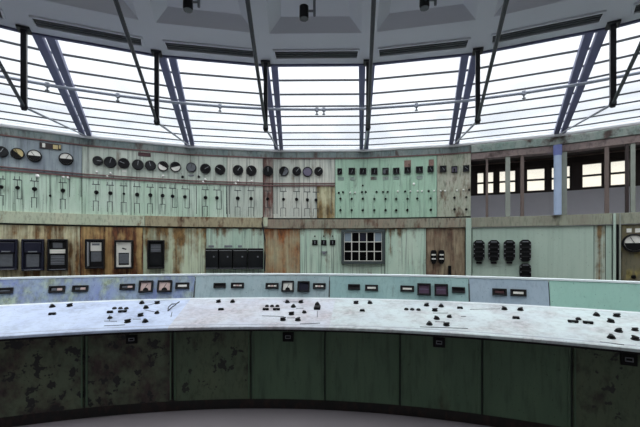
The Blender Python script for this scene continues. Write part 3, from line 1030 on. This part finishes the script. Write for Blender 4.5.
# bank of four black relays
xs = [205, 218.5, 232.6, 247.5, 263.5]
for i in range(4):
    px0, px1 = xs[i], xs[i + 1]
    M, t = wallM((px0 + px1) / 2, 258.9, dep=.115)
    W, H = (px1 - px0) / F * t / wf(px0 + 5) - .006, 21 / F * t
    th = thing('black_relay', 'shiny black relay box, %s of the four side by side above the console' % ('leftmost', 'second from left', 'third from left', 'rightmost')[i],
               'relay', M, 'bank of four black relay boxes')
    link('housing', MB().box((0, -.0515, 0), (W, .097, H)).mesh('housing', black2), th, bevel=.006)
    link('cover', MB().frame(W * .9, H * .86, .012, -.118, -.1).box((0, -.103, 0), (W * .8, .006, H * .78)).mesh('cover', darkglass), th)
    link('top_strip', MB().box((0, -.122, H * .4), (W * .92, .006, .01)).mesh('top_strip', chrome), th)
    link('bottom_strip', MB().box((0, -.122, -H * .44), (W * .92, .006, .008)).mesh('bottom_strip', steel), th)
    link('reset_button', MB().lathe([(.014, -.106), (.014, -.122), (.001, -.124)], 12).mesh('reset_button', steel, True), th, Matrix.Translation((W * .15, 0, H * .1)))
for px, w, lab in ((211.2, 5.5, 'left'), (228.4, 8, 'middle'), (240, 4, 'right')):
    box_plate('name_plate', px, 246.3, w, 2, steel, 'small dark tag above the bank of black relay boxes, %s one of three' % lab, 'plate', .006, 'tags above the bank of relay boxes')
# cable down the side of the bank
pts = []
for px, py in ((262.2, 217.3), (262, 224), (263.5, 231), (265, 240), (265, 255), (264.6, 271)):
    p, rz, t = wall_at(px, py)
    pts.append(p - Vector((math.sin(-rz), math.cos(-rz), 0)) * .055)
o = link('cable', MB().tube(pts, .011, 8).mesh('cable', post_m, True))
tag(o, 'dark cable hanging from the rail beside the bank of black relay boxes', 'cable')
box_plate('junction_plate', 265.5, 222, 4, 9, p_ledge_l, 'pale plate on the rail where the dark cable starts', 'plate', .05)

# three little square switches
for i, px in enumerate((314.9, 323.8, 332.6)):
    M, t = wallM(px, 242.5)
    W = 5.4 / F * t
    th = thing('square_switch', 'small black square switch left of the gridded window, %s of three' % ('left', 'middle', 'right')[i], 'switch', M, 'three small square switches')
    link('switch_plate', MB().box((0, -.01, 0), (W, .02, W * .95)).mesh('switch_plate', black2), th, bevel=.004)
    link('toggle', MB().box((0, -.032, 0), (W * .18, .03, W * .6)).mesh('toggle', steel), th, bevel=.003)
    link('pilot_stud', MB().lathe([(.014, 0), (.014, -.02), (.001, -.022)], 10).mesh('pilot_stud', black2, True), th, Matrix.Translation((0, 0, 6.3 / F * t)))
M, t = wallM(324, 252.4)
o = link('pull_handle', MB().prism([(-.055, .02), (0, -.05), (.055, .02)], -.03, 0).mesh('pull_handle', steel), None, M)
tag(o, 'small grey triangular handle below the middle square switch', 'handle')

# gridded annunciator window
x0, x1, y0, y1 = 341.7, 384.8, 229.5, 263.8
M, t = wallM((x0 + x1) / 2, (y0 + y1) / 2, .0, dep=.06)
p_ = M.translation - Vector((math.sin(PH + D * .5), math.cos(PH + D * .5), 0)) * .02
M = Matrix.Translation(p_) @ Matrix.Rotation(-(PH + D * .45), 4, 'Z')
W, H = (x1 - x0) / F * t, (y1 - y0) / F * t
th = thing('annunciator_window', 'grey framed signal window with fifteen small dark panes', 'annunciator', M)
link('frame', MB().frame(W, H, .05, -.07, 0).mesh('frame', plain('slate frame', srgb(58, 68, 68), .5)), th, bevel=.004)
gw, gh = W - .1, H - .1
g = MB()
for i in range(6):
    g.box((-gw / 2 + gw * i / 5, -.044, 0), (.012, .02, gh))
for j in range(4):
    g.box((0, -.044, -gh / 2 + gh * j / 3), (gw, .0215, .012))
link('muntins', g.mesh('muntins', white), th)
soot = plain('sooty pane', srgb(5, 5, 6), .7, spec=.05)
palebl = plain('pale blue pane', srgb(128, 146, 158), .3)
for j in range(3):
    for i in range(5):
        mt = palebl if (j == 2 and i in (0, 4)) else (navy if (j == 2 and i == 2) else soot)
        link('pane', MB().box((-gw / 2 + gw * (i + .5) / 5, -.032, -gh / 2 + gh * (j + .5) / 3), (gw / 5 - .017, .008, gh / 3 - .017)).mesh('pane', mt), th)

# two toggles and a dark handle on the brown panel
for px, s in ((433.4, 'left'), (441.2, 'right')):
    M, t = wallM(px, 256.8)
    W, H = 5.6 / F * t, 13.5 / F * t
    th = thing('toggle_switch', 'black toggle switch with white marks on the brown panel, %s of the two' % s, 'switch', M, 'toggle switches on the brown panel')
    pts = [(-W / 2, -H * .3), (-W * .25, -H / 2), (W * .25, -H / 2), (W / 2, -H * .3), (W / 2, H * .38), (W * .3, H / 2), (-W * .3, H / 2), (-W / 2, H * .38)]
    link('switch_body', MB().prism(pts, -.06, 0).mesh('switch_body', black2), th, bevel=.004)
    link('white_mark', MB().box((0, -.065, H * .16), (W * .7, .01, H * .1)).mesh('white_mark', white), th)
    link('white_mark', MB().box((0, -.065, -H * .14), (W * .7, .01, H * .1)).mesh('white_mark', white), th)
    link('lever', MB().box((0, -.09, 0), (W * .22, .06, H * .14)).mesh('lever', black2), th, bevel=.003)
M, t = wallM(449.2, 271.5)
o = link('handle_bar', MB().box((0, -.05, 0), (.05, .02, .2)).box((0, -.022, .07), (.03, .044, .03)).box((0, -.022, -.07), (.03, .044, .03)).mesh('handle_bar', black2), None, M, bevel=.005)
tag(o, 'upright black handle low on the brown panel beside the pilaster', 'handle')

# ribbed black breaker switches on the sage panel
for px, py, h, lab in ((479, 250.5, 21, 'first from the left on the sage panel'), (493.9, 250.5, 21, 'second from the left on the sage panel'),
                       (509.6, 250.5, 21, 'third from the left on the sage panel'), (525.5, 250.6, 22, 'rightmost of the upper row on the sage panel'),
                       (525.6, 271.5, 16, 'lower one below the rightmost, just above the console')):
    M, t = wallM(px, py, dep=.085)
    W, H = 11.4 / F * t / wf(px), h / F * t
    th = thing('breaker_switch', 'ribbed black breaker switch, ' + lab, 'breaker', M, 'ribbed black breaker switches')
    c = W * .25
    pts = [(-W / 2, -H / 2 + c), (-W / 2 + c, -H / 2), (W / 2 - c, -H / 2), (W / 2, -H / 2 + c), (W / 2, H / 2 - c), (W / 2 - c, H / 2), (-W / 2 + c, H / 2), (-W / 2, H / 2 - c)]
    link('breaker_body', MB().prism(pts, -.08, 0).mesh('breaker_body', black2), th, bevel=.006)
    nr = 4 if h > 18 else 3
    for i in range(nr):
        z = H * (.32 - .64 * i / (nr - 1))
        link('rib', MB().box((0, -.088, z + H * .03), (W * .9, .016, H * .055)).mesh('rib', black), th, bevel=.003)
        for s in (-1, 1):
            link('terminal', MB().box((s * W * .42, -.09, z - H * .04), (W * .1, .02, H * .045)).mesh('terminal', chrome), th)
    link('cap_plate', MB().box((0, -.09, H * .41), (W * .5, .016, H * .04)).mesh('cap_plate', steel), th)
    if h > 18 and px < 520:
        link('lower_lug', MB().box((0, -.03, -H * .585), (W * .5, .06, H * .1)).mesh('lower_lug', black), th, bevel=.004)

# big meter on the olive panel at the right edge
M, t = wallM(634.5, 243, dep=.06)
th = thing('large_meter', 'large white-faced meter on the olive panel at the right edge', 'meter', M)
R = 9.5 / F * t
link('housing', MB().lathe([(R, 0), (R, -.05), (R * .92, -.07), (R * .84, -.07), (R * .82, -.05), (.001, -.05)], 30).mesh('housing', black, True), th)
link('dial_face', MB().lathe([(R * .82, -.0501), (R * .82, -.054), (.001, -.054)], 30).mesh('dial_face', white, True), th)
pts = [(R * .8 * math.cos(PI + PI * i / 14), R * .8 * math.sin(PI + PI * i / 14)) for i in range(15)]
link('face_cover', MB().prism(pts, -.06, -.0541).mesh('face_cover', black2), th)
link('needle', MB().box((0, -.06, R * .3), (.006, .004, R * .8)).mesh('needle', black2), th, Matrix.Rotation(-.5, 4, 'Y'))
for px, s in ((629, 'left'), (637.5, 'right')):
    box_plate('name_plate', px, 230.5, 5, 4, white, 'small white tag above the large meter, %s one' % s, 'plate', .01, 'tags above the large meter')
knob(634, 277, 4, 'black selector switch below the large meter at the right edge', None)

# ------------------------------------------------------------------ the control console
AC0, AC1 = math.radians(-36), math.radians(42)
console = thing('control_console', 'long curved control console with white desk and dark green front', 'control console',
                Matrix.Translation((CX, CY + 7, 0)))
IC = Matrix.Translation((-CX, -(CY + 7), 0))
R_FR, R_D0, R_D1, R_T = 6.60, 6.48, 7.44, 7.54
Z_D0, Z_D1, Z_T = .862, .99, 1.27


def cpart(name, m, mat, parent=None, sm=False, bevel=0):
    return link(name, m.mesh(name, mat, sm), parent or console, IC if parent is None else None, bevel)


def chit(px, py, r0, z0, r1, z1):
    """point of the console surface (rho, z line) seen at a photo position"""
    d = Vector(((px - 320) / F, 1, (YH - py) / F))

    def g(t):
        p = d * t
        rho = math.hypot(p.x - CX, p.y - CY)
        return (rho - r0) * (z1 - z0) - (p.z + EYE - z0) * (r1 - r0)
    lo, hi = 2.2, 7.0
    n = 200
    ta = lo
    for i in range(n):
        tb = lo + (hi - lo) * (i + 1) / n
        if g(ta) * g(tb) <= 0:
            break
        ta = tb
    for _ in range(40):
        tm = (ta + tb) / 2
        if g(ta) * g(tm) <= 0:
            tb = tm
        else:
            ta = tm
    p = d * ta + Vector((0, 0, EYE))
    az = math.atan2(p.x - CX, p.y - CY)
    X = Vector((math.cos(az), -math.sin(az), 0))
    o = Vector((math.sin(az), math.cos(az), 0))
    Z = (o * (r1 - r0) + Vector((0, 0, z1 - z0))).normalized()
    Y = Z.cross(X)
    M = Matrix(((X.x, Y.x, Z.x, p.x), (X.y, Y.y, Z.y, p.y), (X.z, Y.z, Z.z, p.z), (0, 0, 0, 1)))
    return M, ta, az


def on_desk(px, py):
    return chit(px, py, R_D0, Z_D0, R_D1, Z_D1)


def on_board(px, py):
    return chit(px, py, R_D1, Z_D1, R_T, Z_T)


def on_front(px, py):
    return chit(px, py, R_FR, 0, R_FR, .8)


m = MB().sweep([(R_FR + .04, 0), (R_T + .02, 0), (R_T + .02, .11), (R_FR + .04, .11)], AC0, AC1, 60)
cpart('plinth', m, plinth_m)
m = MB().sweep([(R_FR + .02, .1101), (R_T + .06, .1101), (R_T + .06, Z_T - .03), (R_T + .02, Z_T - .03), (R_D1 + .02, Z_D1 - .03), (R_FR + .02, Z_D0 - .03)], AC0, AC1, 60)
cpart('carcass', m, shell_m)
m = [(R_D0, Z_D0 - .028), (R_D0, Z_D0 - .006), (R_D0 + .006, Z_D0), (R_D1, Z_D1), (R_D1 + .01, Z_D1 - .02), (R_D0 + .03, Z_D0 - .028)]
DESK = m
cuts = [AC0] + [on_desk(x, 310)[2] for x in (182, 333)] + [AC1]
for i, mt in enumerate((desk_m, desk_p, desk_w)):
    cpart('desk_top', MB().sweep(DESK, cuts[i], cuts[i + 1], 26), mt)
m = MB().sweep([(R_D0 + .02, Z_D0 - .05), (R_D0 + .02, Z_D0 - .0285), (R_FR + .02, Z_D0 - .0285), (R_FR + .02, Z_D0 - .05)], AC0, AC1, 60)
cpart('desk_apron', m, black)
m = MB().sweep([(R_T - .006, Z_T - .004), (R_T - .006, Z_T + .014), (R_T + .09, Z_T + .014), (R_T + .09, Z_T - .004)], AC0, AC1, 70)
cpart('cap_strip', m, cap_m)
# joint strip between desk and board
m = MB().sweep([(R_D1 - .014, Z_D1 + .0), (R_D1 - .004, Z_D1 + .012), (R_D1 + .006, Z_D1 + .012), (R_D1 + .006, Z_D1)], AC0, AC1, 70)
cpart('joint_strip', m, cap_m)


def az_board(px):
    return on_board(px, 288)[2]


segs = [AC0] + [az_board(x) for x in (60, 194.6, 329.4, 469, 549)] + [AC1]
for i, mt in enumerate((b_lav, b_lav, b_grey, b_teal, b_steel, b_mint)):
    a, b_ = segs[i] + .0006, segs[i + 1] - .0006
    if i == 0:
        b_ = segs[1]
    if i == 1:
        a = segs[1]
    m = MB().sweep([(R_D1, Z_D1 + .001), (R_T, Z_T - .005), (R_T + .02, Z_T - .005), (R_D1 + .02, Z_D1 + .001)], a, b_, 16)
    cpart('instrument_board', m, mt)
for x in (194.6, 329.4, 469):
    a = az_board(x)
    m = MB().sweep([(R_D1 - .003, Z_D1 + .02), (R_T - .003, Z_T - .02), (R_T + .006, Z_T - .02), (R_D1 + .006, Z_D1 + .02)], a - .0011, a + .0011, 1)
    cpart('seam_strip', m, ink)


def az_front(px):
    return on_front(px, 360)[2]


fs_ = [AC0] + [az_front(x) for x in (84.5, 173, 251, 325, 400, 482, 572)] + [AC1]
for i, mt in enumerate((f_blot, f_blot, f_flake, f_green, f_green, f_green, f_green, f_flake)):
    m = MB().sweep([(R_FR, .112), (R_FR, Z_D0 - .0505), (R_FR + .019, Z_D0 - .0505), (R_FR + .019, .112)], fs_[i] + .0011, fs_[i + 1] - .0011, 12)
    cpart('front_panel', m, mt, bevel=.003)
for a in fs_[1:-1]:
    for s in (-1, 1):
        m = MB().sweep([(R_FR - .012, .13), (R_FR - .012, Z_D0 - .055), (R_FR, Z_D0 - .055), (R_FR, .13)], a + s * .0032 - .0009, a + s * .0032 + .0009, 1)
        cpart('panel_moulding', m, f_green)
# black socket plates on the front
for px, py, w, h in ((132, 339, 11.5, 8.8), (288.2, 336.6, 10.8, 9.4), (439, 342, 11.8, 10), (628.6, 359, 17, 12.4)):
    M, t, az = on_front(px, py)
    W, H = w / F * t / (math.cos(az) + (px - 320) / F * math.sin(az)), h / F * t
    s_ = link('socket_plate', MB().box((0, -.008, 0), (W, .016, H)).mesh('socket_plate', black2), console, IC @ M, bevel=.003)
    link('socket', MB().frame(W * .5, H * .34, .006, -.024, -.016).mesh('socket', steel), s_)

# meters on the sloping instrument board
BD = [('r', 5, 291, 17, 6, 'plain'), ('r', 57.2, 289.5, 16.4, 6.8, 'two'), ('r', 80.5, 288.8, 16, 6.5, 'two'), ('r', 127.6, 287, 15.2, 6, 'two'), ('s', 146.3, 286.8, 14, 11.8, 'pink'),
      ('s', 165, 286.5, 14.4, 11.8, 'pink'), ('r', 182.6, 285.9, 13.8, 6.3, 'one'), ('r', 219.8, 285.6, 12.2, 4.8, 'dark'), ('r', 237.6, 285.6, 13, 5.4, 'three'),
      ('r', 272.2, 286, 13, 5.6, 'three'), ('s', 287.9, 286.6, 12.2, 11, 'white'), ('s', 303.7, 286.8, 12, 10.6, 'dark'), ('r', 319.4, 286.3, 12.6, 5.8, 'three'),
      ('r', 354, 287.2, 12, 5.5, 'dark'), ('r', 371.6, 288, 13, 6, 'one'), ('r', 407.2, 288.9, 13.8, 6, 'one'), ('s', 424, 289.6, 13.5, 11.8, 'purple'),
      ('s', 441.2, 290.3, 13.6, 11.8, 'purple'), ('r', 458.4, 290.2, 13.2, 5.7, 'dark'), ('r', 499.4, 292.2, 14.6, 6.8, 'red'), ('r', 518.2, 293, 16.2, 6.8, 'one')]
for kind, px, py, w, h, st in BD:
    M, t, az = on_board(px, py)
    fw = math.cos(az) + (px - 320) / F * math.sin(az)
    W, H = w / F * t / fw, h / F * t
    if kind == 'r':
        q = link('tag_frame', MB().frame(W, H, .014, -.022, 0).box((0, -.003, 0), (W - .02, .006, H - .02)).mesh('tag_frame', black), console, IC @ M, bevel=.002)
        if st in ('one', 'two', 'three', 'red', 'plain'):
            n = {'one': 1, 'two': 2, 'three': 3, 'red': 1, 'plain': 1}[st]
            for i in range(n):
                ww = (W - .05) / n - .006
                mt = {'one': white, 'two': (greyglass, pink, white)[i], 'three': (white, pink, white)[i], 'red': mulberry, 'plain': greyglass}[st]
                link('tag_card', MB().box((-(W - .05) / 2 + (W - .05) * (i + .5) / n, -.010, 0), (ww, .004, H - .05)).mesh('tag_card', mt), q)
    else:
        q = link('square_meter', MB().frame(W, H, .018, -.034, 0).box((0, -.004, 0), (W - .03, .008, H - .03)).mesh('square_meter', black), console, IC @ M, bevel=.002)
        fm = {'pink': pink, 'white': white, 'dark': navy, 'purple': purple}[st]
        link('meter_face', MB().box((0, -.012, 0), (W - .04, .006, H - .04)).mesh('meter_face', fm), q)
        if st in ('pink', 'white'):
            pts = [(W * .2 * math.cos(PI * i / 10), -H * .36 + H * .26 * math.sin(PI * i / 10)) for i in range(11)]
            link('meter_hub', MB().prism(pts, -.02, -.015).mesh('meter_hub', black2), q)
            link('needle', MB().box((0, -.018, H * .05), (.004, .003, H * .45)).mesh('needle', black2), q, Matrix.Rotation(.5, 4, 'Y'))
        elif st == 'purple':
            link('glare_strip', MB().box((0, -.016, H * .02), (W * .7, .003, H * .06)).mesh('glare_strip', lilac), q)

# rotary switches and handles on the desk
KB = [(52.3, 305.8), (69.7, 305), (141.8, 302.3), (157.2, 302.3), (146, 307), (140.6, 314.7), (157, 312.2), (127.6, 321), (145.3, 320.8),
      (218.5, 301), (232.6, 301), (283, 318.9), (287.4, 301.4), (300.9, 301.4), (293.3, 305.8), (291.4, 313.3), (304.3, 311.6), (297.8, 319.2), (317.3, 303.5),
      (356, 302.2), (370, 302.2), (426.5, 304.6), (441.2, 305.5), (434.8, 309.7), (436.7, 317.8), (449.3, 316), (429.4, 323.4), (446.4, 324.2),
      (504.4, 308.3), (520.4, 309), (596.5, 314.4), (616.7, 315.2), (610.8, 320.8), (618.6, 330.4), (611.3, 336.8), (635, 329.2), (635.3, 338.3)]
SMALL = {(157, 312.2), (304.3, 311.6), (449.3, 316), (635, 329.2)}


def mk_knob(s):
    b = MB().lathe([(.036 * s, 0), (.036 * s, -.006), (.03 * s, -.009), (.026 * s, -.02), (.001, -.021)], 16)
    return b


def mk_grip(s):
    return MB().prism([(-.012 * s, -.034 * s), (.012 * s, -.034 * s), (.018 * s, 0), (.012 * s, .036 * s), (-.012 * s, .036 * s), (-.018 * s, 0)], -.034 * s, -.018)


for i, (px, py) in enumerate(KB):
    s = .7 if (px, py) in SMALL else .84
    M, t, az = on_desk(px, py + 1.2)
    q = link('rotary_switch', shared(('rot', s), 'rotary_switch', lambda: mk_knob(s), black2, True), console, IC @ M)
    link('grip', shared(('rot', s), 'grip', lambda: mk_grip(s), black2), q, Matrix.Rotation((-.5, .7, 0, 1.2)[i % 4], 4, 'Y'), bevel=.004)
FL = [(52.3, 314.7, 6), (110, 312.8, 5), (122.5, 312.2, 8), (221, 310, 5), (265.7, 310, 6), (276.5, 310, 7), (276.3, 309.9, 0), (362.3, 311.2, 4.4), (460, 308.6, 5), (516, 318.6, 6), (573, 322.4, 9), (588, 323.5, 8.6)]
for px, py, w in FL:
    if not w:
        continue
    M, t, az = on_desk(px, py)
    W = w / F * t
    q = link('bar_handle', MB().box((0, -.014, 0), (W, .016, .028)).box((-W * .3, -.004, 0), (.03, .008, .03)).box((W * .3, -.004, 0), (.03, .008, .03)).mesh('bar_handle', black2), console, IC @ M, bevel=.004)
SM = [(114.5, 308.8), (120.4, 308.8), (126.3, 309), (267, 306.5), (272, 306.5), (277.4, 306.5), (406.3, 309.7), (412.2, 309.9), (418.4, 310.2), (578.4, 319.5), (110, 318.3)]
for px, py in SM:
    M, t, az = on_desk(px, py)
    link('push_button', shared('pb', 'push_button', lambda: MB().lathe([(.024, 0), (.024, -.008), (.018, -.012), (.016, -.018), (.001, -.019)], 12), black2, True), console, IC @ M)
# square switch with a stem line, and a bent wire guard
M, t, az = on_desk(317.3, 308.7)
link('square_switch', MB().box((0, -.015, 0), (.07, .03, .085)).mesh('square_switch', black2), console, IC @ M, bevel=.005)
M, t, az = on_desk(172, 309.5)
link('wire_guard', MB().tube([(-.03, 0, -.05), (-.035, -.03, 0), (-.01, -.05, .04), (.03, -.045, .06), (.06, -.06, .09)], .006, 8)
     .tube([(-.03, 0, -.05), (.01, -.035, -.02), (.035, -.045, .03), (.03, -.045, .06)], .006, 8).mesh('wire_guard', rod_m, True), console, IC @ M)
# engraved lines on the desk
def dline(x0, y0, x1, y1, w=.006):
    a, b_ = on_desk(x0, y0)[0], on_desk(x1, y1)[0]
    up = a.to_3x3() @ Vector((0, -.0015, 0))
    cpart('engraved_line', MB().tube([a.translation + up, b_.translation + up], w / 2, 4), ink)


for L_ in ((133, 319.3, 141, 319.2), (145, 306, 156, 303.5), (144, 310, 155, 312), (287, 318, 295, 318), (296, 308.5, 303.6, 308.3), (283, 302, 299, 302),
           (433, 313.2, 448, 313.2), (435, 322, 445, 322), (461, 316.5, 466, 316.5), (317.3, 311, 317.3, 317), (109.6, 315, 109.6, 321), (104, 321.2, 117, 321.4), (172, 312, 171, 317),
           (104, 326, 125, 325), (300, 324, 320, 323.2), (262, 316, 284, 316.5), (420, 327, 468, 328.6), (600, 342, 624, 345), (470, 309.5, 500, 309)):
    dline(*L_)
m = MB().sweep([(R_D0 + .05, Z_D0 + .0072), (R_D0 + .056, Z_D0 + .0095), (R_D0 + .062, Z_D0 + .0085), (R_D0 + .056, Z_D0 + .006)], AC0, AC1, 70)
cpart('edge_line', m, plain('grey groove', srgb(150, 156, 170), .5))

# ------------------------------------------------------------------ daylight
w = bpy.data.worlds.new('overcast sky')
bpy.context.scene.world = w
w.use_nodes = True
nt = w.node_tree
bg = nt.nodes['Background']
tc = nt.nodes.new('ShaderNodeTexCoord')
sep = nt.nodes.new('ShaderNodeSeparateXYZ')
nt.links.new(tc.outputs['Generated'], sep.inputs[0])
rp = nt.nodes.new('ShaderNodeValToRGB')
STR = 4.3
els = [(0.0, .80, .79, .76), (.14, 1.06, 1.03, .97), (.22, .60, .63, .66), (.27, .61, .65, .70), (.34, .74, .76, .80), (.44, .86, .87, .90), (.55, 1.3, 1.32, 1.36), (1.0, 4.3, 4.3, 4.28)]
er = rp.color_ramp.elements
for q, e in enumerate(els):
    x = er[q] if q < 2 else er.new(e[0])
    x.position = e[0]
    x.color = tuple(c / STR for c in e[1:]) + (1,)
nt.links.new(sep.outputs['Z'], rp.inputs[0])
nt.links.new(rp.outputs[0], bg.inputs[0])
bg.inputs[1].default_value = STR
sc = bpy.context.scene
sc.view_settings.view_transform = 'Standard'
sc.view_settings.look = 'None'
sc.view_settings.gamma = 1
sc.view_settings.use_curve_mapping = False
sc.view_settings.exposure = 0.25
